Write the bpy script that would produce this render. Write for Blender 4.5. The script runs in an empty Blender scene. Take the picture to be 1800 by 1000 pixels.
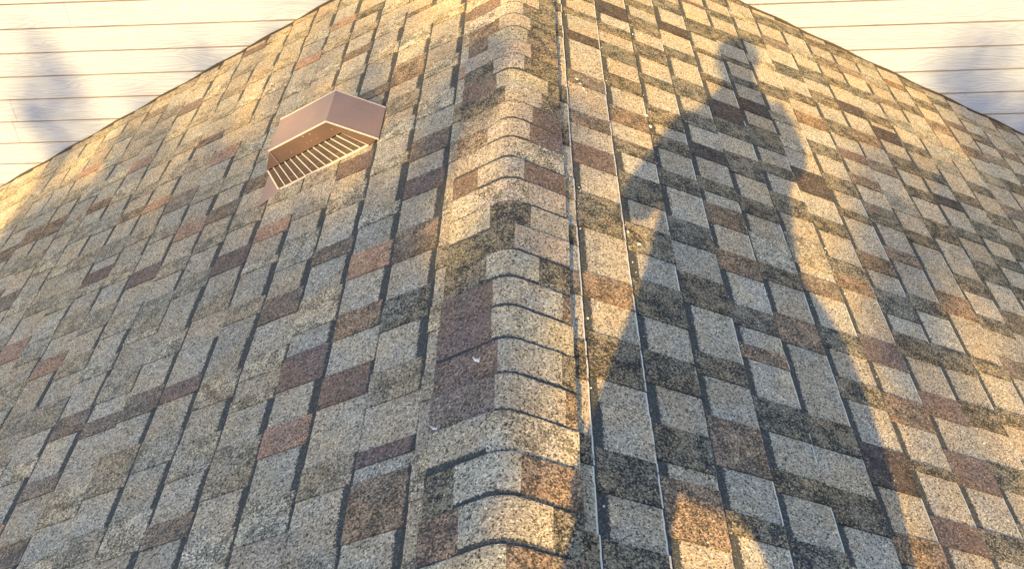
import bpy, bmesh, math, random
from mathutils import Vector, Matrix
random.seed(7)
S = bpy.context.scene
COL = S.collection
R = math.radians

# ------------------------------------------------------------------ camera
CAM = Vector((0.0822, 0.0, 1.3567)); YAW, PITCH, ROLL, F = -0.04271, 0.67558, -0.05101, 1714.3
fw = Vector((math.sin(YAW)*math.cos(PITCH), math.cos(YAW)*math.cos(PITCH), -math.sin(PITCH)))
r0 = Vector((math.cos(YAW), -math.sin(YAW), 0)); u0 = r0.cross(fw)
RT = r0*math.cos(ROLL) + u0*math.sin(ROLL)
UP = -r0*math.sin(ROLL) + u0*math.cos(ROLL)
cd = bpy.data.cameras.new('camera'); cam = bpy.data.objects.new('camera', cd); COL.objects.link(cam)
cam.matrix_world = Matrix(((RT.x, UP.x, -fw.x, CAM.x), (RT.y, UP.y, -fw.y, CAM.y), (RT.z, UP.z, -fw.z, CAM.z), (0, 0, 0, 1)))
cd.sensor_width = 36; cd.lens = F/1800*36; cd.clip_start = 0.02; cd.clip_end = 3000
S.camera = cam

# ------------------------------------------------------------------ light
LD = Vector((0.199, 1.0, -0.48)).normalized()          # the way the sunlight travels
EL = math.asin(-LD.z); AZ = math.atan2(-LD.x, -LD.y)   # clockwise from +Y
W = bpy.data.worlds.new('World'); S.world = W; W.use_nodes = True
wn = W.node_tree; bg = wn.nodes['Background']
sky = wn.nodes.new('ShaderNodeTexSky'); sky.sky_type = 'NISHITA'; sky.sun_disc = False
sky.sun_elevation = EL; sky.sun_rotation = AZ
wn.links.new(sky.outputs[0], bg.inputs[0]); bg.inputs[1].default_value = 0.088
sl = bpy.data.lights.new('sun', 'SUN'); sl.energy = 5.0; sl.angle = R(0.5); sl.color = (1.0, 0.615, 0.18)
sun = bpy.data.objects.new('sun', sl); COL.objects.link(sun)
sun.rotation_euler = LD.to_track_quat('-Z', 'Y').to_euler(); sun.location = (-3, -14, 8)
S.view_settings.view_transform = 'Standard'; S.view_settings.look = 'None'
S.view_settings.exposure = 1.78; S.view_settings.gamma = 1

# ------------------------------------------------------------------ helpers
def link(name, me, mat=None, parent=None):
    o = bpy.data.objects.new(name, me); COL.objects.link(o)
    if mat is not None and me is not None:
        for m in (mat if isinstance(mat, (list, tuple)) else [mat]): me.materials.append(m)
    if parent: o.parent = parent
    return o
def tag(o, label=None, cat=None, group=None, kind=None):
    if label: o['label'] = label
    if cat: o['category'] = cat
    if group: o['group'] = group
    if kind: o['kind'] = kind
    return o
def empty(name, loc, label, cat, group=None):
    o = link(name, None); o.location = loc; o.empty_display_size = 0.1
    return tag(o, label, cat, group)
def from_pydata(name, v, f, mat=None, parent=None, smooth=False):
    me = bpy.data.meshes.new(name); me.from_pydata([tuple(p) for p in v], [], f); me.update()
    if smooth:
        for p in me.polygons: p.use_smooth = True
    o = link(name, me, mat, parent)
    if parent: o.matrix_parent_inverse = Matrix.Translation(-parent.location)
    return o
class MB:
    """plain mesh collector"""
    def __init__(s): s.v = []; s.f = []
    def poly(s, pts):
        b = len(s.v); s.v += [Vector(p) for p in pts]; s.f.append(tuple(range(b, b+len(pts))))
    def hexa(s, p):   # 8 corners: bottom 4 (ccw), top 4
        b = len(s.v); s.v += [Vector(q) for q in p]
        for q in ((3, 2, 1, 0), (4, 5, 6, 7), (0, 1, 5, 4), (1, 2, 6, 5), (2, 3, 7, 6), (3, 0, 4, 7)): s.f.append(tuple(b+i for i in q))
    def build(s, name, mat, parent=None, smooth=False): return from_pydata(name, s.v, s.f, mat, parent, smooth)

# node shortcuts
class NT:
    def __init__(s, name, rough=0.9, spec=0.2):
        s.m = bpy.data.materials.new(name); s.m.use_nodes = True; s.t = s.m.node_tree
        s.b = s.t.nodes['Principled BSDF']; s.b.inputs['Roughness'].default_value = rough
        s.b.inputs['Specular IOR Level'].default_value = spec
    def n(s, t, **k):
        x = s.t.nodes.new(t)
        for a, v in k.items(): setattr(x, a, v)
        return x
    def put(s, sock, v):
        if hasattr(v, 'default_value') or hasattr(v, 'is_output'): s.t.links.new(v, sock)
        else: sock.default_value = v
    def math(s, op, a, b=0.0, c=None, clamp=False):
        x = s.n('ShaderNodeMath', operation=op, use_clamp=clamp); s.put(x.inputs[0], a); s.put(x.inputs[1], b)
        if c is not None: s.put(x.inputs[2], c)
        return x.outputs[0]
    def mix(s, f, a, b, mode='MIX'):
        x = s.n('ShaderNodeMix', data_type='RGBA', blend_type=mode)
        s.put(x.inputs[0], f); s.put(x.inputs[6], a); s.put(x.inputs[7], b); return x.outputs[2]
    def noise(s, vec, scale, detail=2, rough=0.5, dist=0.0):
        x = s.n('ShaderNodeTexNoise'); s.put(x.inputs['Vector'], vec); x.inputs['Scale'].default_value = scale
        x.inputs['Detail'].default_value = detail; x.inputs['Roughness'].default_value = rough; x.inputs['Distortion'].default_value = dist
        return x.outputs['Fac']
    def step(s, v, lo, hi):
        x = s.n('ShaderNodeMapRange', interpolation_type='SMOOTHSTEP'); s.put(x.inputs[0], v); s.put(x.inputs[1], lo); s.put(x.inputs[2], hi)
        return x.outputs[0]
    def pos(s): return s.n('ShaderNodeNewGeometry').outputs['Position']
    def attr(s, name): return s.n('ShaderNodeAttribute', attribute_name=name)
    def scaled(s, vec, sc):
        x = s.n('ShaderNodeMapping'); s.put(x.inputs[0], vec); x.inputs['Scale'].default_value = sc; return x.outputs[0]
    def sep(s, vec):
        x = s.n('ShaderNodeSeparateXYZ'); s.put(x.inputs[0], vec); return x.outputs
    def bump(s, h, strength, dist):
        x = s.n('ShaderNodeBump'); s.put(x.inputs['Height'], h); x.inputs['Strength'].default_value = strength; x.inputs['Distance'].default_value = dist
        s.t.links.new(x.outputs[0], s.b.inputs['Normal'])
    def color(s, c): s.put(s.b.inputs['Base Color'], c)

# ------------------------------------------------------------------ materials
def shingle_material():
    q = NT('asphalt_shingle', 0.95, 0.12); P = q.pos()
    ca, cb = q.attr('color_a').outputs['Color'], q.attr('color_b').outputs['Color']
    inf = q.sep(q.attr('tile_info').outputs['Vector'])      # v down the course, band width, worn edge
    fine = q.noise(P, 190, 3, 0.7); clump = q.noise(P, 26, 2, 0.55)
    m = q.math('ADD', fine, q.math('MULTIPLY', q.math('SUBTRACT', clump, 0.5), 0.52))
    mask = q.step(m, 0.42, 0.56)
    c = q.mix(mask, ca, cb)
    vo = q.n('ShaderNodeTexVoronoi'); q.put(vo.inputs['Vector'], P); vo.inputs['Scale'].default_value = 300
    vr = q.sep(vo.outputs['Color'])
    gran = q.math('ADD', 0.52, q.math('MULTIPLY', q.math('POWER', vr[0], 0.8), 0.9))
    c = q.mix(1.0, c, gran, 'MULTIPLY')
    # odd coloured granules
    c = q.mix(q.math('MULTIPLY', q.math('GREATER_THAN', vr[1], 0.90), 0.75), c, q.mix(0.75, (0.45, 0.39, 0.28, 1), q.mix(1.0, c, (2.0, 1.95, 1.8, 1), 'MULTIPLY')))
    c = q.mix(q.math('MULTIPLY', q.math('LESS_THAN', vr[1], 0.11), 0.8), c, (0.035, 0.035, 0.035, 1))
    # weathering, broad
    wz = q.noise(P, 2.3, 4, 0.6)
    c = q.mix(1.0, c, q.math('ADD', 0.78, q.math('MULTIPLY', wz, 0.42)), 'MULTIPLY')
    dr = q.step(q.noise(P, 7.5, 3, 0.6), 0.38, 0.62)
    c = q.mix(1.0, c, q.mix(dr, (0.96, 1.0, 1.02, 1), (1.05, 1.0, 0.90, 1)), 'MULTIPLY')
    # dark granule band above the cut-outs, painted edge shadow on caps, ragged lower edge
    rag = q.math('MULTIPLY', q.math('SUBTRACT', q.noise(P, 210, 2, 0.6), 0.5), 0.16)
    bl = q.math('ADD', inf[1], q.math('MULTIPLY', rag, q.math('GREATER_THAN', inf[1], 0.01)))
    band = q.math('LESS_THAN', inf[0], bl)
    bandc = q.mix(q.math('GREATER_THAN', vr[2], 0.8), (0.048, 0.058, 0.064, 1), (0.11, 0.12, 0.125, 1))
    c = q.mix(q.math('MULTIPLY', band, 0.94), c, bandc)
    # pale scuffs near the worn course edges
    scn = q.step(q.noise(P, 55, 5, 0.72, 1.2), 0.63, 0.72)
    scm = q.math('MULTIPLY', q.math('MULTIPLY', scn, q.step(q.noise(P, 5, 1), 0.44, 0.56)), q.math('MULTIPLY', q.math('LESS_THAN', inf[0], 0.30), q.math('GREATER_THAN', inf[2], 0.05)))
    c = q.mix(q.math('MULTIPLY', scm, 0.85), c, (0.50, 0.52, 0.53, 1))
    # worn white line on the exposed edge
    en = q.noise(P, 38, 3, 0.6)
    ew = q.math('SUBTRACT', 1.0, q.math('MULTIPLY', q.math('ADD', 0.010, q.math('MULTIPLY', en, 0.034)), 1.0))
    edge = q.math('MULTIPLY', q.math('GREATER_THAN', inf[0], ew), q.step(q.math('ADD', q.noise(P, 22, 4, 0.7), q.math('MULTIPLY', inf[2], 0.42)), 0.64, 0.72))
    edge = q.math('MULTIPLY', edge, q.math('GREATER_THAN', inf[2], 0.02))
    c = q.mix(q.math('MULTIPLY', edge, 0.9), c, (0.72, 0.72, 0.68, 1))
    q.color(c)
    q.bump(q.math('ADD', vo.outputs['Distance'], q.math('MULTIPLY', fine, 0.6)), 0.55, 0.0022)
    return q.m
M_SH = shingle_material()

def simple(name, col, rough=0.6, spec=0.4, metal=0.0, var=0.0, scale=20):
    q = NT(name, rough, spec); q.b.inputs['Metallic'].default_value = metal
    P = q.n('ShaderNodeTexCoord').outputs['Object']
    n = q.noise(P, scale, 4, 0.6)
    f = q.math('ADD', 1-var, q.math('MULTIPLY', n, 2*var))
    q.color(q.mix(1.0, (*col, 1), f, 'MULTIPLY')); return q.m
M_DECK = simple('roof_deck_felt', (0.03, 0.03, 0.032), 0.9, 0.1, var=.2)

def siding_material(z0, b):
    q = NT('painted_wood_siding', 0.55, 0.3); P = q.pos(); s = q.sep(P)
    row = q.math('DIVIDE', q.math('SUBTRACT', z0, s[2]), b)
    rid = q.math('FLOOR', row)
    comb = q.n('ShaderNodeCombineXYZ'); q.put(comb.inputs[0], q.math('ADD', s[0], q.math('MULTIPLY', rid, 3.71))); q.put(comb.inputs[1], q.math('MULTIPLY', rid, 1.37)); q.put(comb.inputs[2], s[2])
    base = q.noise(q.scaled(comb.outputs[0], (1.2, 1, 9.0)), 1.4, 2, 0.5, 0.3)
    rings = q.math('ADD', 0.5, q.math('MULTIPLY', q.math('SINE', q.math('MULTIPLY', base, 95.0)), 0.5))
    fib = q.noise(q.scaled(comb.outputs[0], (6, 1, 160)), 1.0, 3, 0.6)
    h = q.math('ADD', q.math('MULTIPLY', q.math('POWER', rings, 2.0), 0.8), q.math('MULTIPLY', fib, 0.5))
    tone = q.noise(q.scaled(comb.outputs[0], (0.8, 1, 2)), 1.0, 2)
    c = q.mix(tone, (0.198, 0.246, 0.375, 1), (0.230, 0.286, 0.430, 1))
    c = q.mix(q.math('MULTIPLY', q.step(h, 0.25, 0.75), 0.11), c, (0.12, 0.125, 0.15, 1))
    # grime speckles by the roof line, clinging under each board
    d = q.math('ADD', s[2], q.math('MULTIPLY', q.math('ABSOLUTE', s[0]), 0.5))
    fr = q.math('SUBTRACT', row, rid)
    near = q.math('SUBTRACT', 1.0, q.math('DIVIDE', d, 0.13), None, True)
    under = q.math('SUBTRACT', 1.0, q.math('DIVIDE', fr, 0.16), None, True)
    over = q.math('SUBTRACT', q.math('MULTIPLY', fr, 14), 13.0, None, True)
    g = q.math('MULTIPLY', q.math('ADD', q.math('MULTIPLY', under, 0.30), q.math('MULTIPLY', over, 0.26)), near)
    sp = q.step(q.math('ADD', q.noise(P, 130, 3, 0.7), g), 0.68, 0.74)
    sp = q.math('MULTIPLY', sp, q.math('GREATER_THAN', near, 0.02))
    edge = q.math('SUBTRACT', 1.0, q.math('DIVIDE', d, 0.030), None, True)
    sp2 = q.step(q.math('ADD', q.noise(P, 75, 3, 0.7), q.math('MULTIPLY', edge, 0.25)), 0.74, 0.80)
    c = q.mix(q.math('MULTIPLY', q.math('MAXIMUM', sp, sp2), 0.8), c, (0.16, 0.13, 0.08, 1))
    ln = q.math('MAXIMUM', q.math('LESS_THAN', fr, 0.066), q.math('GREATER_THAN', fr, 0.986))  # lap shadow painted as a dark brown line along each board edge
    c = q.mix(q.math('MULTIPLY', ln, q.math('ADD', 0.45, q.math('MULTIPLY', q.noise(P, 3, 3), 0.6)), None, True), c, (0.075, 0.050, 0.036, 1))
    q.color(c); q.bump(h, 0.8, 0.002); return q.m

# ------------------------------------------------------------------ house
PITCH_A = math.atan(0.5); CA, SA = math.cos(PITCH_A), math.sin(PITCH_A)
D = 4.4055; EXPO = 0.143
house = empty('house', (0, D, 0), 'white lap sided house with a brown shingled gable roof below its wall', 'house')

# ---- siding wall: lapped boards, one mesh
Z0, BD = -0.39991, 0.12425
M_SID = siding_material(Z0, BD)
wall = MB()
rs = random.Random(3)
for k in range(-16, 14):
    zb = Z0 - BD*k; zt = zb + BD + 0.012
    cuts = [-6.0]
    x = -6 + rs.uniform(1, 3.4)
    while x < 5.5: cuts.append(x); x += rs.uniform(2.6, 3.9)
    cuts.append(6.0)
    if k == 1: cuts = [-6.0, -2.157, 1.6, 6.0]
    if k == 0: cuts = [-6, -4.1, -0.3, 3.2, 6]
    if k in (2, 3, 4, 5): cuts = [-6, -3.6+0.2*k, 0.25-0.05*k, 3.3-.12*k, 6]
    for a, b in zip(cuts[:-1], cuts[1:]):
        a += 0.0008; b -= 0.0008
        nx = max(1, int((b-a)/0.25)); jt = rs.uniform(-.0006, .0006)
        for i in range(nx):
            xa, xb = a+(b-a)*i/nx, a+(b-a)*(i+1)/nx
            wall.hexa([(xa, D-0.008+jt, zb), (xb, D-0.008+jt, zb), (xb, D+0.002, zb), (xa, D+0.002, zb),
                       (xa, D-0.0015, zt), (xb, D-0.0015, zt), (xb, D+0.002, zt), (xa, D+0.002, zt)])
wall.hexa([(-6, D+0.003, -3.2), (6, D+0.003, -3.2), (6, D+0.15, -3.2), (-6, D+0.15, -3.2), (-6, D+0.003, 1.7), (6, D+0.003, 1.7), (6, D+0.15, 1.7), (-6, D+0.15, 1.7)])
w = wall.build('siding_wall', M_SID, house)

# ---- unseen eave, added low to shorten the sunlit wall and cut its bounce
ev = MB()
ev.hexa([(-6.3, D-.45, 1.64), (6.3, D-.45, 1.64), (6.3, D+.1, 1.64), (-6.3, D+.1, 1.64), (-6.3, D-.45, 1.66), (6.3, D-.45, 1.66), (6.3, D+.1, 1.66), (-6.3, D+.1, 1.66)])
ev.hexa([(-6.3, D-.475, 1.60), (6.3, D-.475, 1.60), (6.3, D-.4505, 1.60), (-6.3, D-.4505, 1.60), (-6.3, D-.475, 1.78), (6.3, D-.475, 1.78), (6.3, D-.4505, 1.78), (-6.3, D-.4505, 1.78)])
ev.hexa([(-6.3, D-.50, 1.782), (6.3, D-.50, 1.782), (6.3, D+3, 3.5), (-6.3, D+3, 3.5), (-6.3, D-.50, 1.81), (6.3, D-.50, 1.81), (6.3, D+3, 3.53), (-6.3, D+3, 3.53)])
ev.build('added_eave', simple('added_eave_paint', (0.30, 0.28, 0.25), 0.6, 0.3, var=.1), house)

# ---- shingle colours: (patch colour a, patch colour b)
def jit(c, s=0.12):
    k = 1+random.uniform(-s, s); return tuple(max(0.01, x*k*(1+random.uniform(-.035, .035))) for x in c)
PAL = {  # granule blends, side independent unless a side key exists
 'B': ((0.250, 0.224, 0.186), (0.320, 0.288, 0.238)),
 'S': ((0.034, 0.037, 0.038), (0.190, 0.167, 0.128)),
 'L': ((0.125, 0.117, 0.095), (0.375, 0.340, 0.272)),
 'R': ((0.112, 0.088, 0.080), (0.158, 0.118, 0.105)),
 'O': ((0.072, 0.063, 0.054), (0.240, 0.178, 0.130)),
 'P': ((0.210, 0.145, 0.115), (0.300, 0.205, 0.155)),
 'D': ((0.055, 0.051, 0.053), (0.120, 0.098, 0.090)),
 'M': ((0.098, 0.086, 0.076), (0.205, 0.168, 0.136)),
 'm': ((0.130, 0.120, 0.103), (0.290, 0.260, 0.205)),
}
PAL = {k: tuple(tuple(x*(1.0 if k in 'D' else 1.42) for x in c) for c in v) for k, v in PAL.items()}
class TileMesh:
    def __init__(s): s.v = []; s.f = []; s.ca = []; s.cb = []; s.inf = []
    def add(s, pts, ca, cb, infs):
        b = len(s.v); s.v += pts; s.ca += [ca]*len(pts); s.cb += [cb]*len(pts); s.inf += infs; return b
    def build(s, name, parent):
        o = from_pydata(name, s.v, s.f, M_SH, parent); me = o.data
        for nm, dat in (('color_a', s.ca), ('color_b', s.cb)):
            at = me.attributes.new(nm, 'FLOAT_COLOR', 'POINT')
            at.data.foreach_set('color', [x for c in dat for x in (*c, 1.0)])
        at = me.attributes.new('tile_info', 'FLOAT_VECTOR', 'POINT')
        at.data.foreach_set('vector', [x for c in s.inf for x in c])
        return o

# tile layouts read off the two slopes: course -> [(distance where a tile begins when walking towards the viewer, blend)]
LAYOUT_R = {}
LAYOUT_L = {}
LAYOUT_R = {
 0: [(3.424, 'S'), (3.37, 'B'), (3.228, 'D'), (3.158, 'B'), (2.918, 'M'), (2.827, 'B'), (2.647, 'O'), (2.568, 'B'), (2.455, 'R'), (2.344, 'B'), (2.201, 'S'), (2.035, 'B'), (1.85, 'O'), (1.754, 'B'), (1.633, 'S'), (1.488, 'B'), (1.418, 'b'), (1.289, 'S'), (1.179, 'B'), (1.073, 'S')],
 1: [(3.64, 'D'), (3.516, 'B'), (3.427, 'S'), (3.35, 'B'), (3.258, 'S'), (3.137, 'B'), (3.018, 'S'), (2.922, 'B'), (2.788, 'O'), (2.681, 'B'), (2.582, 'S'), (2.505, 'B'), (2.394, 'S'), (2.257, 'B'), (2.139, 'S'), (2.014, 'B'), (1.902, 'S'), (1.757, 'B'), (1.637, 'S'), (1.529, 'B'), (1.412, 'S'), (1.309, 'B'), (1.269, 'O'), (1.123, 'B')],
 2: [(3.798, 'S'), (3.719, 'B'), (3.63, 'S'), (3.499, 'B'), (3.392, 'S'), (3.269, 'B'), (3.129, 'S'), (3.055, 'B'), (2.903, 'S'), (2.789, 'B'), (2.715, 'S'), (2.633, 'B'), (2.503, 'S'), (2.415, 'B'), (2.255, 'S'), (2.14, 'B'), (2.004, 'S'), (1.874, 'B'), (1.699, 'S'), (1.621, 'B'), (1.492, 'O'), (1.347, 'B'), (1.232, 'S'), (1.175, 'B')],
 3: [(3.85, 'B'), (3.71, 'D'), (3.62, 'B'), (3.47, 'S'), (3.388, 'B'), (3.223, 'S'), (3.085, 'B'), (2.984, 'S'), (2.887, 'B'), (2.767, 'D'), (2.681, 'B'), (2.416, 'O'), (2.309, 'B'), (2.182, 'O'), (2.087, 'B'), (1.949, 'S'), (1.863, 'B'), (1.793, 'O'), (1.741, 'B'), (1.609, 'S'), (1.328, 'B'), (1.21, 'S')],
 4: [(4.088, 'R'), (4.056, 'B'), (3.878, 'S'), (3.737, 'B'), (3.599, 'S'), (3.557, 'B'), (3.372, 'S'), (3.315, 'B'), (3.173, 'D'), (3.031, 'S'), (2.927, 'B'), (2.807, 'S'), (2.673, 'B'), (2.537, 'S'), (2.195, 'S'), (2.12, 'B'), (1.979, 'O'), (1.862, 'B'), (1.727, 'b'), (1.611, 'S'), (1.511, 'B'), (1.394, 'S'), (1.292, 'B')],
 5: [(3.905, 'S'), (3.784, 'B'), (3.645, 'S'), (3.602, 'B'), (3.475, 'S'), (3.417, 'B'), (3.298, 'D'), (3.094, 'S'), (2.943, 'B'), (2.841, 'S'), (2.772, 'B'), (2.654, 'S'), (2.274, 'B'), (2.229, 'M'), (2.144, 'B'), (1.997, 'S'), (1.909, 'B'), (1.801, 'S'), (1.722, 'B'), (1.58, 'D'), (1.448, 'B'), (1.321, 'O')],
 6: [(2.901, 'D'), (2.745, 'B'), (2.382, 'S'), (2.307, 'O'), (2.236, 'B'), (2.029, 'R'), (1.922, 'B'), (1.803, 'O'), (1.7, 'B'), (1.574, 'S'), (1.543, 'B'), (1.409, 'R'), (1.327, 'B')],
 7: [(2.741, 'S'), (2.69, 'B'), (2.496, 'O'), (2.407, 'B'), (2.306, 'S'), (2.191, 'B'), (2.11, 'S'), (2.01, 'B'), (1.871, 'R'), (1.78, 'B'), (1.661, 'R'), (1.547, 'B'), (1.42, 'S'), (1.339, 'B')],
 8: [(3.232, 'R'), (3.164, 'B'), (2.8, 'S'), (2.738, 'B'), (2.6, 'O'), (2.53, 'B'), (2.355, 'S'), (2.276, 'B'), (2.125, 'S'), (2.024, 'B'), (1.893, 'S'), (1.801, 'B'), (1.674, 'S')],
 9: [(3.721, 'D'), (2.903, 'B'), (2.784, 'S'), (2.557, 'B'), (2.447, 'O'), (2.135, 'S'), (2.071, 'B'), (1.923, 'S')],
 10: [(3.648, 'B'), (3.609, 'D'), (3.5, 'B'), (2.709, 'B'), (2.611, 'S')],
 11: [(3.19, 'D'), (3.118, 'B')],
 13: [(3.988, 'O'), (3.886, 'B')],
 14: [(4.089, 'R'), (4.025, 'B')],
}
LAYOUT_L = {
 0: [(3.493, 'L'), (3.41, 'B'), (3.278, 'L'), (3.206, 'B'), (3.073, 'L'), (2.986, 'B'), (2.709, 'b'), (2.576, 'M'), (2.458, 'B'), (2.355, 'R'), (2.256, 'B'), (2.103, 'O'), (2.045, 'M'), (1.966, 'B'), (1.822, 'S'), (1.704, 'B'), (1.567, 'S'), (1.462, 'B'), (1.336, 'R'), (1.293, 'B'), (1.254, 'O'), (1.111, 'B')],
 1: [(3.676, 'O'), (3.641, 'B'), (3.466, 'L'), (3.343, 'B'), (3.221, 'O'), (3.058, 'B'), (2.769, 'L'), (2.679, 'B'), (2.546, 'L'), (2.489, 'B'), (2.281, 'L'), (2.219, 'B'), (2.095, 'P'), (1.985, 'B'), (1.844, 'O'), (1.749, 'B'), (1.625, 'R'), (1.521, 'B'), (1.35, 'S'), (1.264, 'B'), (1.186, 'b'), (1.115, 'S')],
 2: [(3.823, 'B'), (3.721, 'L'), (3.598, 'B'), (3.466, 'L'), (3.373, 'B'), (3.266, 'b'), (2.672, 'R'), (2.569, 'B'), (2.501, 'L'), (2.384, 'B'), (2.205, 'M'), (2.131, 'B'), (1.99, 'L'), (1.846, 'B'), (1.764, 'R'), (1.641, 'B'), (1.525, 'P'), (1.436, 'B'), (1.306, 'L'), (1.2, 'B')],
 3: [(2.342, 'L'), (2.194, 'B'), (2.067, 'M'), (1.959, 'B'), (1.83, 'L'), (1.746, 'B'), (1.678, 'L'), (1.641, 'B'), (1.524, 'S'), (1.373, 'B'), (1.265, 'L')],
 4: [(4.037, 'P'), (3.966, 'B'), (2.504, 'P'), (2.423, 'B'), (2.3, 'L'), (2.266, 'B'), (1.941, 'B'), (1.813, 'L'), (1.711, 'B'), (1.357, 'M'), (1.291, 'B')],
 5: [(3.819, 'P'), (2.446, 'R'), (2.343, 'B'), (2.012, 'B'), (1.865, 'R'), (1.799, 'B'), (1.671, 'm'), (1.565, 'B'), (1.42, 'L'), (1.305, 'B')],
 6: [(2.414, 'S'), (2.318, 'B'), (2.124, 'L'), (2.023, 'B'), (1.895, 'M'), (1.799, 'B'), (1.678, 'm'), (1.54, 'B'), (1.42, 'S'), (1.331, 'B')],
 7: [(2.797, 'P'), (2.704, 'B'), (2.209, 'L'), (2.179, 'B'), (2.044, 'm'), (1.931, 'B'), (1.86, 'M'), (1.799, 'B'), (1.605, 'L'), (1.5, 'B')],
 8: [(2.165, 'L'), (2.088, 'B'), (1.938, 'M')],
 9: [(2.743, 'L'), (2.626, 'B')],
 10: [(3.164, 'O'), (3.103, 'B'), (2.789, 'R'), (2.703, 'L'), (2.649, 'B')],
}


def fill_course(known, side, k, rnd):
    """full list of (y_start_far, y_end_near, blend) for one course, known tiles first, the rest drawn like them"""
    top, bot = D-0.002, -1.15
    ev = sorted(known, reverse=True)
    seq = []           # (y, blend), descending y
    def nxt(t): return 'B' if t not in 'Bb' else rnd.choices(['S', 'L', 'O', 'R', 'D', 'M', 'm', 'P'], [58, 6, 5, 1, 3, 8, 19, 0] if side > 0 else [5, 28, 2, 2, 0, 6, 52, 5])[0]
    def ln(t): return rnd.uniform(.10, .165) if t in 'Bb' else rnd.uniform(.062, .125)
    y = top; t = rnd.choice(['B', 'S' if side > 0 else 'm'])
    if ev:
        # walk back from the first known tile up to the wall
        y0, c = ev[0][0], ev[0][1]; up = []
        cur = 'B' if c not in 'Bb' else nxt('B'); yy = y0
        while yy < top:
            L = ln(cur); up.append((min(top, yy+L), cur)); yy += L; cur = nxt(cur)
        seq += list(reversed(up))
        for i, (ya, c) in enumerate(ev):
            seq.append((ya, c))
            yb = ev[i+1][0] if i+1 < len(ev) else bot
            lim = 0.24 if c in 'Bb' else 0.19
            if ya-yb > lim or i+1 == len(ev):
                yy = ya-ln(c); cur = nxt(c)
                while yy > yb+0.06:
                    seq.append((yy, cur)); yy -= ln(cur); cur = nxt(cur)
    else:
        while y > bot:
            seq.append((y, t)); y -= ln(t); t = nxt(t)
    out = []
    for i, (ya, c) in enumerate(seq):
        yb = seq[i+1][0] if i+1 < len(seq) else bot
        if ya-yb > 0.008: out.append((ya, yb, c))
    return out

def slope(side, u_first, layout, parent, name):
    rnd = random.Random(11 if side > 0 else 23)
    T = TileMesh()
    def P(u, y, n): return (side*(u*CA + n*SA), y, -u*SA + n*CA)
    ncourse = 25
    for k in range(-1, ncourse):
        ua, ub = u_first+k*EXPO, u_first+(k+1)*EXPO
        wav = [rnd.uniform(-.0014, .0014) for _ in range(8)]
        for (y1, y0, c) in fill_course(layout.get(k, []), side, k, rnd):
            gap = c in 'Bb'
            if side < 0 and c == 'S': c = rnd.choice('mmS')
            A, B_ = PAL['B' if gap else c]
            if gap and side < 0: A, B_ = tuple(x*0.97 for x in A), tuple(x*0.97 for x in B_)
            kk = 1+rnd.uniform(-.10, .10); A = tuple(x*kk for x in A); B_ = tuple(x*kk for x in B_)
            hue = rnd.uniform(-.04, .04); A = (A[0]*(1+hue), A[1], A[2]*(1-hue)); B_ = (B_[0]*(1+hue), B_[1], B_[2]*(1-hue))
            band = 0.0
            if gap: band = rnd.choice([0.21, 0.19, 0.17, 0.18]) if side > 0 else rnd.choice([0.20, 0.18, 0.19, 0.23])
            if gap and rnd.random() < (0.16 if side > 0 else 0.24): band = 0.05
            if not gap: band = 0.095 if side < 0 else 0.06
            worn = 0.0
            if side > 0: worn = max(0.0, min(1.0, rnd.uniform(0.35, 1.0)*(1.0 if k < 8 else 0.65)*(1.0 if gap else 0.2)*(0 if rnd.random() < .25 else 1)))
            if side > 0 and k < 1: worn = rnd.uniform(.55, .95)
            lift = 0.0 if gap else 0.0026
            du = rnd.uniform(-.0016, .0016); g = 0.0005
            n = max(1, int(round((y1-y0)/0.016)))
            ys = [y1-g-(y1-y0-2*g)*i/n for i in range(n+1)]
            ext = 0.004
            top = []; 
            rows = [[], [], [], []]
            for i, yy in enumerate(ys):
                j = rnd.uniform(-.0007, .0007) if 0 < i < n else 0
                sag = 0.0012*math.sin(yy*2.1+k*1.7)
                e = ub+du+j+sag
                rows[0].append(P(ua-ext, yy, -0.0030+lift))
                rows[1].append(P(e-0.004, yy, 0.0046+lift))
                rows[2].append(P(e, yy, 0.0040+lift))
                rows[3].append(P(e+0.0004, yy, -0.0060))
            m = n+1
            v_at = lambda d: (d-ua)/EXPO
            b0 = T.add(rows[0], A, B_, [(-ext/EXPO, band, worn)]*m)
            b1 = T.add(rows[1], A, B_, [(1-0.004/EXPO, band, worn)]*m)
            b2 = T.add(rows[2], A, B_, [(1.0, band, worn)]*m)
            b3 = T.add(rows[3], (.05, .05, .05), (.08, .08, .08), [(0.5, 0, 0)]*m)
            for i in range(n):
                for p, q in ((b0, b1), (b1, b2), (b2, b3)):
                    f = (p+i, q+i, q+i+1, p+i+1)
                    T.f.append(f if side > 0 else f[::-1])
            # end walls of the tile
            for i in (0, n):
                y = ys[i]
                bb = T.add([P(ua-ext, y, -0.008), P(ub+du, y, -0.008), P(ub+du, y, 0.004+lift), P(ua-ext, y, -0.003+lift)], tuple(x*.5 for x in A), tuple(x*.5 for x in B_), [(0.5, 0, 0)]*4)
                T.f.append((bb, bb+1, bb+2, bb+3))
    o = T.build(name, parent)
    return o
roofR = slope(1, 0.1859, LAYOUT_R, house, 'roof_slope'); roofR['label'] = 'right roof slope with worn white shingle edges and dark weathered patches'
roofL = slope(-1, 0.19838, LAYOUT_L, house, 'roof_slope'); roofL['label'] = 'left roof slope with grey tan and maroon shingles round the vent'

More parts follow.
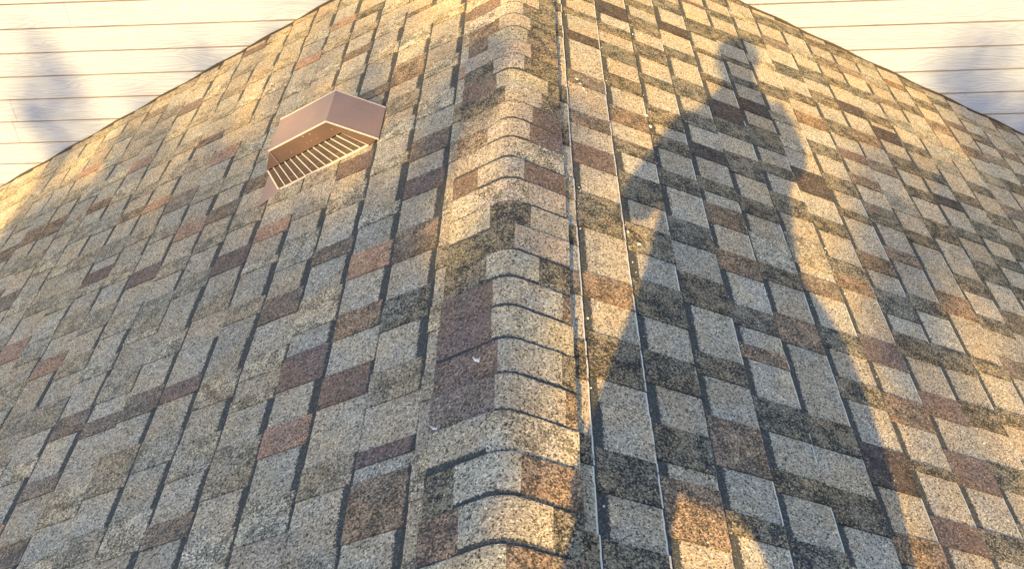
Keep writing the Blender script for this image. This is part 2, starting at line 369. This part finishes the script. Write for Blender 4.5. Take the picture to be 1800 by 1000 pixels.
# deck below the shingles with eave boards
deck = MB()
for s in (1, -1):
    def P(u, y, n): return (s*(u*CA+n*SA), y, -u*SA+n*CA)
    ue = 0.19+25*EXPO-0.01
    deck.hexa([P(0.02, -1.12, -.035), P(ue, -1.12, -.035), P(ue, D-.001, -.035), P(0.02, D-.001, -.035), P(0.0, -1.12, -.0075), P(ue, -1.12, -.0075), P(ue, D-.001, -.0075), P(0.0, D-.001, -.0075)])
deck.build('roof_deck', M_DECK, house)

# ---- ridge caps: lapped, bent over the ridge, read off from the wall towards the viewer
CAPS = [  # (half list) blends across the cap: [(s_from, s_to, blend)], s = -1 left edge .. 1 right edge
 'LBS -.42 .22', 'OBS -.30 .40', 'OBS -.55 .32', 'BS .40', 'SBS -.38 .25', 'RBS -.30 .75', 'SBS -.12 .60', 'mBR -.20 .42',
 'OBR -.42 .36', 'BL .08', 'RBR -.55 .25', 'BLB -.52 .34', 'BSB -.30 .36', 'SB .10', 'SBS -.32 .50', 'RBO -.20 .86',
 'RB -.20', 'RBS -.10 .80', 'MBO -.12 .84', 'BL -.22', 'SBO -.60 .22', 'OBS -.50 .62', 'BO .06']
caps = TileMesh()
rc = random.Random(5)
y_far = 4.4; CE = 0.1016
def cap_profile(s, hw):
    """point across the ridge at parameter s in [-1,1]: rounded bend"""
    d = s*hw; rr = 0.035
    ad = abs(d)
    if ad < rr: x = d*CA*(1-.0*ad); z = -SA*(ad*ad/(2*rr)+0.0*rr)
    else: x = d*CA; z = -SA*(ad-rr/2)
    return x, z+0.0165
ncap0 = 12
cap_specs = []
for i in range(ncap0): cap_specs.append((3.214+CE*(ncap0-i), rc.choice(['OBS -.3 .3', 'BS .3', 'LBS -.4 .3', 'RBS -.3 .6', 'SB -.2'])))
for i, cspec in enumerate(CAPS): cap_specs.append((3.214-CE*i*(2.228/2.2352), cspec))
yl = 3.214-CE*len(CAPS)*(2.228/2.2352)
for i in range(20): cap_specs.append((yl-CE*i, rc.choice(['OBS -.3 .3', 'BS .3', 'LBS -.4 .3', 'RBS -.3 .6', 'SB -.2'])))
for yy, cspec in cap_specs:
    if yy > D-0.02: yy = D-0.02
    parts = cspec.split(); names = parts[0]; cuts = [-1.0]+[float(x) for x in parts[1:]]+[1.0]
    hwL, hwR = 0.168+rc.uniform(-.003, .003), 0.158+rc.uniform(-.003, .003)
    skew = rc.uniform(-.004, .004); dy = rc.uniform(-.003, .003)
    for nm, sa, sb in zip(names, cuts[:-1], cuts[1:]):
        gap = nm == 'B'
        A, B_ = (jit(x, .08) for x in PAL[nm])
        n = max(2, int((sb-sa)/0.06)); lift = 0.0 if not gap else 0.0014
        rows = [[], [], [], []]
        for i in range(n+1):
            s = sa+(sb-sa)*i/n
            x, z = cap_profile(s, hwL if s < 0 else hwR)
            tx = -1 if s < -.15 else (1 if s > .15 else s/.15)
            nx, nz = SA*tx, math.sqrt(max(0, 1-(SA*tx)**2))
            edge = yy+dy+skew*s+rc.uniform(-.0008, .0008)
            # far edge lies on top (its drop faces the wall), near end dives under the next cap
            for r_, (yo, h) in enumerate(((edge+.0006, -0.0070), (edge, 0.0030+lift), (edge-0.004, 0.0034+lift), (edge-CE-0.022, -0.0022+lift*.5))):
                rows[r_].append((x+nx*h, yo, z+nz*h))
        m = n+1
        # v runs from the far cap under the edge: band sits on the near end and paints the shadow of the next cap's edge
        bnd = rc.choice([.12, .15, .10]) if gap else 0.0
        b = [caps.add(rows[0], (.05, .05, .05), (.07, .07, .07), [(.5, 0, 0)]*m)]
        for r_, vv in ((1, 1.18), (2, 1.14), (3, 0.0-0.02)):
            b.append(caps.add(rows[r_], A, B_, [(vv, (bnd+.20 if gap else .26), 0.0)]*m))
        for i in range(n):
            for p, q_ in zip(b[:-1], b[1:]): caps.f.append((p+i, q_+i, q_+i+1, p+i+1))
        for i in (0, n):   # side walls
            pts = [rows[3][i], rows[2][i], rows[1][i]]
            x1, x2 = rows[1][i], rows[3][i]
            bb = caps.add([x2, x1, (x1[0], x1[1], x1[2]-.009), (x2[0], x2[1], x2[2]-.009)], tuple(x*.6 for x in A), tuple(x*.6 for x in B_), [(.5, 0, 0)]*4)
            caps.f.append((bb, bb+1, bb+2, bb+3))
co = caps.build('ridge_cap', house)

# ---- flashing: dark folded strip where each slope meets the wall
M_FL = simple('brown_flashing', (0.035, 0.030, 0.028), 0.6, 0.3, var=.25)
fl = MB()
for s in (1, -1):
    def P(u, y, n): return Vector((s*(u*CA+n*SA), y, -u*SA+n*CA))
    N = 60
    for i in range(N):
        a_, b_ = i*4.0/N, (i+1)*4.0/N
        h1, h2 = .011+.003*math.sin(i*1.3), .011+.003*math.sin((i+1)*1.3)
        fl.hexa([P(a_, D-.0165, -.002), P(b_, D-.0165, -.002), P(b_, D-.0125, -.002), P(a_, D-.0125, -.002), P(a_, D-.0165, h1), P(b_, D-.0165, h2), P(b_, D-.0125, h2), P(a_, D-.0125, h1)])
fl.build('flashing', M_FL, house)

# ------------------------------------------------------------------ roof vent (left slope)
def vent_metal(name, c1, c2):
    q = NT(name, 0.42, 0.4); P = q.n('ShaderNodeTexCoord').outputs['Object']
    n = q.noise(P, 14, 4, 0.6)
    c = q.mix(n, (*c1, 1), (*c2, 1))
    sp = q.step(q.noise(P, 120, 2, 0.6), 0.71, 0.76)
    c = q.mix(q.math('MULTIPLY', sp, 0.8), c, (0.62, 0.58, 0.52, 1))
    q.color(c); q.bump(q.noise(P, 9, 2), 0.15, 0.01); return q.m
M_V = vent_metal('taupe_painted_metal', (0.240, 0.170, 0.172), (0.290, 0.215, 0.218))
M_VE = simple('hem_highlight_bar_metal', (0.50, 0.45, 0.43), 0.4, 0.5, var=.25, scale=60)  # pale colour paints the fold highlights of the hems; grille bars share it
M_VB = vent_metal('shaded_brown_vent_face', (0.095, 0.066, 0.055), (0.125, 0.085, 0.070))  # side face darker than the hood, its shade put into the colour
M_VS = simple('brown_louvre', (0.13, 0.11, 0.10), 0.5, 0.4, var=.2)
M_DK = simple('vent_dark_inside', (0.022, 0.02, 0.018), 0.8, 0.1)
YF, YB = 2.699, 2.902
vent = empty('roof_vent', (-0.7*CA, (YF+YB)/2, -0.7*SA), 'taupe slant back metal roof vent with louvred grille on the left slope', 'roof vent')
def V(u, y, n): return Vector((-(u*CA+n*SA), y, -u*SA+n*CA))
OFF = 0.006
# hood: flat top + slanted back sheet + fascia, thin folded metal
H = 0.144
hood = MB(); th = 0.002
prof = [(0.478, 0.012), (0.588, H), (0.815, H)]
def sheet(mb, pr, y0, y1, th):
    for (ua, na), (ub, nb) in zip(pr[:-1], pr[1:]):
        d = Vector((ub-ua, nb-na)).normalized(); nn = Vector((-d.y, d.x))*th
        if nn.y > 0: nn = -nn
        mb.hexa([V(ua+nn.x, y0, na+nn.y), V(ub+nn.x, y0, nb+nn.y), V(ub+nn.x, y1, nb+nn.y), V(ua+nn.x, y1, na+nn.y), V(ua, y0, na), V(ub, y0, nb), V(ub, y1, nb), V(ua, y1, na)])
sheet(hood, prof, YF, YB, th)
hood.hexa([V(.813, YF, .09), V(.815, YF, .09), V(.815, YB, .09), V(.813, YB, .09), V(.813, YF, H-.002), V(.815, YF, H-.002), V(.815, YB, H-.002), V(.813, YB, H-.002)])
hd = hood.build('hood', M_V, vent)
# folded hems round the hood, highlights painted in a pale colour
hem = MB()
def bar(mb, a, b, w=0.0028, h=0.0028):
    a, b = Vector(a), Vector(b); d = (b-a).normalized(); up = Vector((-SA, 0, CA)); s = d.cross(up)
    if s.length < 1e-3: s = Vector((0, 1, 0))
    s.normalize(); up = s.cross(d)
    mb.hexa([a-s*w-up*h, a+s*w-up*h, b+s*w-up*h, b-s*w-up*h, a-s*w+up*h, a+s*w+up*h, b+s*w+up*h, b-s*w+up*h])
for y in (YF-.001, YB+.001):
    hem = MB()
    for (ua, na), (ub, nb) in zip(prof[:-1], prof[1:]): bar(hem, V(ua, y, na), V(ub, y, nb), .0022, .0022)
    hem.build('folded_hem', M_VE, hd)
# side faces: upper brown apron, grille below, front the same way
YG = YF+0.009
ap = MB()
ap.hexa([V(.868, YG, .084), V(.572, YG, .084), V(.572, YG+.002, .084), V(.868, YG+.002, .084), V(.812, YG-.006, H-.003), V(.588, YG-.006, H-.003), V(.588, YG-.004, H-.003), V(.812, YG-.004, H-.003)])
ap.hexa([V(.868, YG, .084), V(.870, YG, .084), V(.870, YB-.01, .084), V(.868, YB-.01, .084), V(.812, YG-.006, H-.003), V(.814, YG-.006, H-.003), V(.814, YB-.004, H-.003), V(.812, YB-.004, H-.003)])
ap.hexa([V(.868, YB-.011, .084), V(.572, YB-.011, .084), V(.572, YB-.009, .084), V(.868, YB-.009, .084), V(.812, YB-.005, H-.003), V(.588, YB-.005, H-.003), V(.588, YB-.003, H-.003), V(.812, YB-.003, H-.003)])
for y_ in (YG-.003, YB-.008):
    ap.hexa([V(.522, y_, OFF), V(.484, y_, .010), V(.484, y_+.002, .010), V(.522, y_+.002, OFF), V(.574, y_, .085), V(.588, y_, H-.004), V(.588, y_+.002, H-.004), V(.574, y_+.002, .085)])
ap.build('apron', M_VB, vent)
def grille(name, y, outward):
    """louvred side between the apron and the roof: frame, upright bars, fine slats, dark behind"""
    yo = y
    g = MB()
    top = lambda f: (0.866+(0.570-0.866)*f, 0.083)
    bot = lambda f: (0.880+(0.522-0.880)*f, OFF)
    NB = 13
    for i in range(NB+1):
        f = i/NB; (ut, nt), (ub, nb) = top(f), bot(f)
        w = 0.0028 if i in (0, NB) else 0.0018
        bar(g, V(ub, yo, nb), V(ut, yo, nt), w, w)
    bar(g, V(.880, yo, OFF), V(.522, yo, OFF), .003, .003)
    fr = g.build(name, M_VE, vent)
    s_ = MB(); NS = 14
    for j in range(1, NS):
        t = j/NS
        a0 = (0.880+(0.866-0.880)*t, OFF+(0.083-OFF)*t); a1 = (0.522+(0.570-0.522)*t, a0[1])
        s_.hexa([V(a0[0], yo+outward*.001, a0[1]-.0012), V(a1[0], yo+outward*.001, a0[1]-.0012), V(a1[0], yo-outward*.003, a0[1]+.0006), V(a0[0], yo-outward*.003, a0[1]+.0006),
                 V(a0[0], yo+outward*.001, a0[1]-.0004), V(a1[0], yo+outward*.001, a0[1]-.0004), V(a1[0], yo-outward*.003, a0[1]+.0012), V(a0[0], yo-outward*.003, a0[1]+.0012)])
    s_.build('louvre_slats', M_VS, fr)
grille('grille', YG, -1)
grille('grille', YB-.010, 1)
# dark box behind the grilles, closed front
ins = MB()
ins.hexa([V(.862, YG+.05, OFF), V(.535, YG+.05, OFF), V(.535, YB-.05, OFF), V(.862, YB-.05, OFF), V(.812, YG+.05, H-.01), V(.59, YG+.05, H-.01), V(.59, YB-.05, H-.01), V(.812, YB-.05, H-.01)])
ins.hexa([V(.880, YG+.002, OFF), V(.882, YG+.002, OFF), V(.882, YB-.012, OFF), V(.880, YB-.012, OFF), V(.866, YG+.002, .083), V(.868, YG+.002, .083), V(.868, YB-.012, .083), V(.866, YB-.012, .083)])
ins.build('throat', M_DK, vent)
# flange lying on the shingles
fg = MB()
fg.hexa([V(.965, YF-.048, .0062), V(.44, YF-.002, .004), V(.44, YB+.05, .004), V(.965, YB+.05, .0062), V(.965, YF-.048, .0074), V(.44, YF-.002, .0052), V(.44, YB+.05, .0052), V(.965, YB+.05, .0074)])
fg2 = MB()
fg2.hexa([V(.955, YF-.046, .0064), V(.875, YF-.010, .0064), V(.875, YB+.02, .0064), V(.955, YB+.02, .0064), V(.955, YF-.046, .0082), V(.875, YF-.010, .0082), V(.875, YB+.02, .0082), V(.955, YB+.02, .0082)])
fg2.build('flange', M_V, vent)

# ------------------------------------------------------------------ small pale bits lying on the roof
M_WH = simple('white_flake', (0.82, 0.82, 0.80), 0.6, 0.3, var=.05)
def flake(name, loc, ang, L, Wd, label):
    """a curled flake: bent strip with thickness, tapered ends"""
    mb = MB(); n = 7
    c, s = math.cos(ang), math.sin(ang)
    nrm = Vector((-SA, 0, CA)); e1 = Vector((-CA*c, s, -SA*c)); e2 = nrm.cross(e1)
    rows = []
    for i in range(n+1):
        t = i/n-.5; wv = Wd*(1-(2*t)**4*.8)*.5*(1+.25*math.sin(i*2.3)); h = .003+.010*t*t*4+.002*math.sin(i*1.9)
        ctr = e1*(t*L)+nrm*h
        rows.append([ctr-e2*wv, ctr+e2*wv, ctr+e2*wv+nrm*.0012, ctr-e2*wv+nrm*.0012])
    for a_, b_ in zip(rows[:-1], rows[1:]): mb.hexa([a_[0], b_[0], b_[1], a_[1], a_[3], b_[3], b_[2], a_[2]])
    o = from_pydata(name, mb.v, mb.f, M_WH, None, True); o.location = loc
    return tag(o, label, 'paint flake')
def surf(x, y): return Vector((x, y, -abs(x)*0.5))
flake('paint_flake', (-0.053, 1.440, 0.004), 0.35, 0.018, 0.008, 'curled white flake lying on the maroon ridge shingle')
flake('paint_flake', (-0.131, 1.303, -0.047), 0.30, 0.024, 0.006, 'thin bent white flake lying at the left edge of the ridge cap')
# white specks and droppings scattered on the right slope: uncountable
rw = random.Random(17); mb = MB()
spots = [(0.224, 2.86, .018), (0.235, 2.835, .014), (.246, 2.81, .016), (.255, 2.79, .010), (.47, 2.80, .014), (.482, 2.75, .020), (.335, 2.12, .013), (.34, 2.09, .014), (.37, 2.05, .014)]
for i in range(170):
    k = rw.choice([1, 1, 2, 2, 3, 3, 3, 4, 4, 5, 6, 7, 9]); u = 0.186+(k-1)*EXPO+abs(rw.gauss(0, .028))+.006
    spots.append((u, rw.uniform(1.0, 3.6), rw.choice([.002, .003, .003, .004, .006])))
for (u, y, sz) in spots:
    n = 7; a0 = rw.uniform(0, 6.3); el = rw.uniform(.25, .8); c_, s_ = math.cos(a0), math.sin(a0)
    top = []; base = []
    kk = math.floor((u-0.1859)/EXPO); hh = -0.003+0.0085*((u-0.1859)/EXPO-kk)+.0030
    for j in range(n):
        t = j/n*2*math.pi; r_ = sz*.5*rw.uniform(.6, 1.2)
        du, dy = r_*math.cos(t), r_*el*math.sin(t); du, dy = du*c_-dy*s_, du*s_+dy*c_
        for L, h, f in ((base, hh-.002, 1.0), (top, hh+.0012, .75)):
            L.append(Vector(((u+du*f)*CA+h*SA, y+dy*f, -(u+du*f)*SA+h*CA)))
    b = len(mb.v); mb.v += base+top
    for j in range(n): mb.f.append((b+j, b+(j+1) % n, b+n+(j+1) % n, b+n+j))
    mb.f.append(tuple(b+n+j for j in range(n)))
o = mb.build('white_specks', simple('chalky_white_speck', (0.60, 0.61, 0.60), 0.8, 0.2, var=.2)); tag(o, 'white specks and droppings scattered on the right roof slope', 'specks', kind='stuff')

# ------------------------------------------------------------------ the photographer, whose shadow falls on the right slope
def skin(name, pts, edges, root, mat, parent=None, sub=2):
    """continuous surface grown over a skeleton; pts = [(x,y,z, rx, ry)]"""
    me = bpy.data.meshes.new(name); me.from_pydata([p[:3] for p in pts], edges, [])
    o = bpy.data.objects.new(name, me); COL.objects.link(o)
    m = o.modifiers.new('s', 'SKIN'); m.use_smooth_shade = True
    sv = me.skin_vertices[0].data
    for i, p in enumerate(pts): sv[i].radius = (p[3], p[4] if len(p) > 4 else p[3]); sv[i].use_root = (i == root)
    ss = o.modifiers.new('d', 'SUBSURF'); ss.levels = sub; ss.render_levels = sub
    dg = bpy.context.evaluated_depsgraph_get()
    m2 = bpy.data.meshes.new_from_object(o.evaluated_get(dg)); m2.name = name
    bpy.data.objects.remove(o); bpy.data.meshes.remove(me)
    for p in m2.polygons: p.use_smooth = True
    m2.materials.clear()
    r = link(name, m2, mat, parent)
    return r
M_SKIN = simple('skin', (0.45, 0.27, 0.19), 0.5, 0.35, var=.06)
M_JK = simple('dark_blue_jacket', (0.03, 0.045, 0.08), 0.9, 0.1, var=.15)
M_TR = simple('grey_work_trousers', (0.09, 0.085, 0.08), 0.9, 0.1, var=.15)
M_SO = simple('brown_boot_leather', (0.07, 0.04, 0.025), 0.6, 0.3, var=.2)
M_HR = simple('dark_brown_hair', (0.03, 0.02, 0.015), 0.6, 0.3, var=.3, scale=60)
phc = CAM + RT*0.060 - UP*0.012 - fw*0.016     # middle of the phone body, lens end at the camera
def ph(a, b, c): return phc + RT*a + UP*b + fw*c
V3 = lambda v, *r: (v.x, v.y, v.z, *r)
pts = []; ed = []
def addp(p, prev=None):
    pts.append(tuple(p)); i = len(pts)-1
    if prev is not None: ed.append((prev, i))
    return i
pel = addp((.088, -.31, .82, .070, .070))
w1 = addp((.092, -.31, .90, .09, .08), pel); w2 = addp((.095, -.305, 1.0, .11, .085), w1); ch = addp((.098, -.30, 1.12, .12, .09), w2)
nb = addp((.103, -.285, 1.245, .085, .075), ch); nk = addp((.106, -.275, 1.32, .056, .058), nb)
ja = addp((.108, -.245, 1.375, .066, .062), nk); hd_ = addp((.108, -.255, 1.43, .076, .088), ja); ht = addp((.107, -.262, 1.485, .066, .075), hd_)
for s in (-1, 1):
    sh = addp((.098+s*.165, -.295, 1.205, .058), ch); elx = (-.165 if s < 0 else .345)
    e_ = addp((elx, -.24, 1.00, .045), sh)
    a0 = .003+s*.036
    wr = addp(V3(ph(a0+s*.004, -.135, -.030), .027), e_)
    pm = addp(V3(ph(a0, -.085, -.022), .034, .018), wr)
    pm2 = addp(V3(ph(a0, -.052, -.014), .034, .014), pm)
    # four fingers close round the lower edge on to the back of the phone, the thumb rests on the screen side
    for j, L in enumerate((.024, .030, .028, .020)):
        fa = a0-s*(.026-.0175*j)
        f1 = addp(V3(ph(fa, -.043, .004), .0085), pm2)
        f2 = addp(V3(ph(fa, -.026, .0125), .0080), f1)
        f3 = addp(V3(ph(fa, -.026+L*.8, .0120), .0072), f2)
    t1 = addp(V3(ph(a0-s*.030, -.062, -.020), .0105), pm); t2 = addp(V3(ph(a0-s*.026, -.036, -.017), .009), t1); t3 = addp(V3(ph(a0-s*.014, -.016, -.013), .008), t2)
    q = ((-.055, .65), (-.11, .15), (-.145, -.03), (-.150, -.045)) if s < 0 else ((.25, .69), (.48, .12), (.588, -.225), (.598, -.265))
    hp = addp((q[0][0], -.31, q[0][1], .048), pel); kn = addp((q[1][0], -.255, q[1][1], .056), hp); an = addp((q[2][0], -.33, q[2][1]+.02, .040), kn)
    ft = addp((q[3][0], -.20, q[3][1]+.02, .034), an)
person = skin('person', pts, ed, pel, M_SKIN)
tag(person, 'person in dark jacket standing astride the ridge holding up a phone, casting the long shadow', 'person')
# face
def ellipsoid(name, c, r, mat, parent, seg=12):
    bm = bmesh.new(); bmesh.ops.create_uvsphere(bm, u_segments=seg, v_segments=max(6, seg//2+2), radius=1)
    for v in bm.verts: v.co = Vector((v.co.x*r[0], v.co.y*r[1], v.co.z*r[2]))+Vector(c)
    me = bpy.data.meshes.new(name); bm.to_mesh(me); bm.free()
    for p in me.polygons: p.use_smooth = True
    return link(name, me, mat, parent)
M_EY = simple('eye_white', (.75, .74, .72), .3, .5); M_LP = simple('lip', (.35, .15, .13), .5, .3)
for s in (-1, 1):
    ellipsoid('eye', (.108+s*.030, -.174, 1.432), (.012, .010, .008), M_EY, person)
    ellipsoid('ear', (.108+s*.079, -.262, 1.42), (.009, .018, .030), M_SKIN, person)
ellipsoid('nose', (.108, -.165, 1.408), (.013, .020, .022), M_SKIN, person)
ellipsoid('mouth', (.108, -.176, 1.374), (.022, .008, .006), M_LP, person)
# hair: a cap of tufts over the skull
bm = bmesh.new(); bmesh.ops.create_uvsphere(bm, u_segments=36, v_segments=20, radius=1)
rh = random.Random(2)
bmesh.ops.delete(bm, geom=[v for v in bm.verts if v.co.z < -.15-.0*v.co.y or (v.co.y > .55 and v.co.z < .45)], context='VERTS')
for v in bm.verts:
    k = 1+rh.uniform(-.02, .05); v.co = Vector((.1075+v.co.x*.089*k, -.266+v.co.y*.103*k, 1.446+v.co.z*.085*k))
me = bpy.data.meshes.new('hair'); bm.to_mesh(me); bm.free(); hairo = link('hair', me, M_HR, person)
sm = hairo.modifiers.new('t', 'SOLIDIFY'); sm.thickness = .008
# clothes follow the body
jp = []; je = []
def ja_(p, prev=None):
    jp.append(tuple(p)); i = len(jp)-1
    if prev is not None: je.append((prev, i))
    return i
b0 = ja_((.100, -.31, .645, .150, .29)); b01 = ja_((.088, -.31, .70, .150, .295), b0); b1 = ja_((.090, -.31, .80, .140, .25), b01); b2 = ja_((.100, -.30, .95, .140, .215), b1); b3 = ja_((.100, -.29, 1.12, .140, .235), b2); b4 = ja_((.103, -.285, 1.225, .12, .09), b3)
b5 = ja_((.105, -.28, 1.285, .072, .072), b4)
for s in (-1, 1):
    q1 = ja_((.098+s*.17, -.295, 1.205, .074), b3); elx = (-.165 if s < 0 else .345)
    q2 = ja_((elx, -.24, 1.005, .060), q1); g = ph(.003+s*.042, -.150, -.034)
    q3 = ja_((g.x, g.y, g.z, .040), q2)
jk = skin('jacket', jp, je, b0, M_JK, person)
tp = []; te = []
def tp_(p, prev=None):
    tp.append(tuple(p)); i = len(tp)-1
    if prev is not None: te.append((prev, i))
    return i
c0 = tp_((.090, -.31, .88, .12, .18)); c1 = tp_((.090, -.31, .80, .12, .18), c0)
for s, q in ((-1, ((-.050, .63, .110), (-.085, .33, .10), (-.11, .15, .085), (-.14, -.03, .075))), (1, ((.288, .63, .170), (.380, .42, .155), (.440, .25, .13), (.48, .12, .105), (.583, -.17, .080)))):
    prev = c1
    for i, (x_, z_, r_) in enumerate(q): prev = tp_((x_, (-.31, -.295, -.28, -.27, -.325)[i if s > 0 else min(4, i+(i > 2))], z_, r_), prev)
tr = skin('trousers', tp, te, c0, M_TR, person)
for s in (-1, 1):
    x = -.148 if s < 0 else .593; zf = -abs(x)*.5+.010
    bo = skin('boot', [(x-s*.005, -.335, zf+.10, .055), (x, -.335, zf+.045, .052), (x, -.25, zf+.045, .050, .042), (x+s*.005, -.155, zf+.040, .045, .034), (x+s*.005, -.11, zf+.034, .036, .028)], [(0, 1), (1, 2), (2, 3), (3, 4)], 0, M_SO, person)
# the phone
M_PH = simple('phone_black_glass', (.015, .015, .018), .15, .5)
bm = bmesh.new(); bmesh.ops.create_cube(bm, size=1)
for v in bm.verts: v.co = Vector((v.co.x*.142, v.co.y*.072, v.co.z*.008))
bmesh.ops.bevel(bm, geom=[e for e in bm.edges if abs(e.verts[0].co.z-e.verts[1].co.z) > .004], offset=.010, segments=4, affect='EDGES')
bmesh.ops.bevel(bm, geom=bm.edges[:], offset=.0012, segments=2, affect='EDGES')
me = bpy.data.meshes.new('smartphone'); bm.to_mesh(me); bm.free()
phone = link('smartphone', me, M_PH); phone.matrix_world = Matrix(((RT.x, UP.x, -fw.x, phc.x), (RT.y, UP.y, -fw.y, phc.y), (RT.z, UP.z, -fw.z, phc.z), (0, 0, 0, 1)))
tag(phone, 'black phone held up sideways in both hands of the person on the ridge', 'phone')
lens = MB(); n = 20
for (r_, z0_, z1_) in ((.007, -.0040, -.0062),):
    ring = [(-.060+r_*math.cos(t*2*math.pi/n), .012+r_*math.sin(t*2*math.pi/n)) for t in range(n)]
    lens.poly([(x, y, z1_) for x, y in ring][::-1])
    for i in range(n):
        a_, b_ = ring[i], ring[(i+1) % n]; lens.poly([(a_[0], a_[1], z0_), (b_[0], b_[1], z0_), (b_[0], b_[1], z1_), (a_[0], a_[1], z1_)])
lo = from_pydata('camera_lens', lens.v, lens.f, M_PH); lo.parent = phone

# ------------------------------------------------------------------ trees behind the viewer whose leaves dapple the roof
def leaf_material(name, c1, c2):
    q = NT(name, 0.6, 0.3); P = q.pos(); n = q.noise(P, 3, 3); c = q.mix(n, (*c1, 1), (*c2, 1)); q.color(c)
    return q.m
M_LF = leaf_material('tree_leaf', (.035, .060, .018), (.070, .105, .030)); M_BK = simple('tree_bark', (.11, .085, .065), .95, .1, var=.35, scale=14)
def limb(mb, a, b, ra, rb, n=8):
    a, b = Vector(a), Vector(b); d = (b-a).normalized(); s = d.orthogonal().normalized(); t = d.cross(s)
    A = [a+(s*math.cos(i*2*math.pi/n)+t*math.sin(i*2*math.pi/n))*ra for i in range(n)]; B = [b+(s*math.cos(i*2*math.pi/n)+t*math.sin(i*2*math.pi/n))*rb for i in range(n)]
    for i in range(n): mb.poly([A[i], A[(i+1) % n], B[(i+1) % n], B[i]])
GZ = -4.2
def light_pt(X0, Z0, dist): return Vector((X0-.199*dist, -dist, Z0+.48*dist))
def tree(label, dist, blobs, trunk_x0, leaf, seed, thick=1.4):
    """blobs: (X0, Z0, rx, rz, number of leaves) measured across the sunlight at that distance"""
    r = random.Random(seed)
    base = light_pt(trunk_x0, 0, dist); base.z = GZ
    t = empty('tree', tuple(base), label, 'tree', 'trees behind the photographer')
    mb = MB(); fork = Vector((base.x, base.y, base.z+3.2)); limb(mb, base, fork, .22, .16, 12)
    lf = MB()
    cen = []
    for (X0, Z0, rx, rz, n) in blobs:
        c = light_pt(X0, Z0, dist); cen.append((c, rx, rz, n))
        mid = fork.lerp(c, .55)+Vector((r.uniform(-.2, .2), r.uniform(-.2, .2), .15)); limb(mb, fork, mid, .10, .05); limb(mb, mid, c, .05, .015)
        for i in range(6): limb(mb, c.lerp(mid, .2), c+Vector((r.uniform(-rx, rx)*.6, r.uniform(-thick, thick)*.4, r.uniform(-rz, rz)*.6)), .012, .004, 5)
        for i in range(n):
            while True:
                p = Vector((r.uniform(-1, 1), r.uniform(-1, 1), r.uniform(-1, 1)))
                if p.length < 1: break
            q = c+Vector((p.x*rx, p.y*thick*.5*min(1, rx*1.5), p.z*rz))
            ax = Vector((r.gauss(0, 1), r.gauss(0, 1), r.gauss(0, .7))).normalized(); bx = ax.orthogonal().normalized(); bx.rotate(Matrix.Rotation(r.uniform(0, 6.3), 3, ax)); cx = ax.cross(bx)
            L = leaf*r.uniform(.7, 1.3); wd = L*.32
            lf.poly([q-bx*L*.5, q+cx*wd-bx*L*.05, q+bx*L*.5+ax*L*.08, q-cx*wd-bx*L*.05])
    mb.build('trunk', M_BK, t); lf.build('crown', M_LF, t)
    return t
tree('broad leafy tree whose dense crown shades the left roof slope', 14.0,
     [(-2.55, 0.10, .60, .62, 2600), (-2.0, -.05, .75, .80, 3600), (-1.45, 0.05, .70, .68, 3000), (-.95, .25, .52, .62, 2600), (-.62, .30, .24, .55, 900),
      (-2.9, .45, .26, .34, 700), (-2.2, .45, .30, .38, 700), (-.82, .66, .25, .28, 600), (-.66, 1.38, .13, .09, 160), (-.7, 1.05, .10, .3, 60), (-2.0, -1.0, 1.2, .9, 3600), (-3.25, 1.15, .22, .45, 100), (-2.6, 0.9, .35, .2, 160), (-1.8, .80, .4, .2, 160), (-1.55, .70, 1.25, .16, 700), (-1.5, 1.25, .75, .42, 330), (-.35, .85, .18, .42, 140), (-.28, .55, .10, .16, 50), (-2.4, 1.15, .5, .3, 110), (-.75, 1.2, .3, .3, 80), (-.47, .48, .12, .34, 420)],  # sparse upper blobs added to dim the sun on the slope and ridge caps
     -1.9, .10, 4)
tree('thin tree with sparse outer leaves dappling the right roof slope', 16.0,
     [(.85, .70, .30, .22, 190), (1.15, .62, .25, .22, 150), (.72, .50, .16, .14, 60), (1.35, 1.20, .25, .25, 110), (1.45, .85, .22, .2, 110), (1.6, .2, .45, .5, 500), (1.9, .7, .4, .5, 600)],
     1.5, .09, 9)


# ------------------------------------------------------------------ ground far below
M_GR = leaf_material('lawn_green', (.06, .075, .03), (.11, .12, .055))
g = from_pydata('lawn', [(-400, -400, GZ), (400, -400, GZ), (400, 400, GZ), (-400, 400, GZ)], [(0, 1, 2, 3)], M_GR); tag(g, kind='structure')
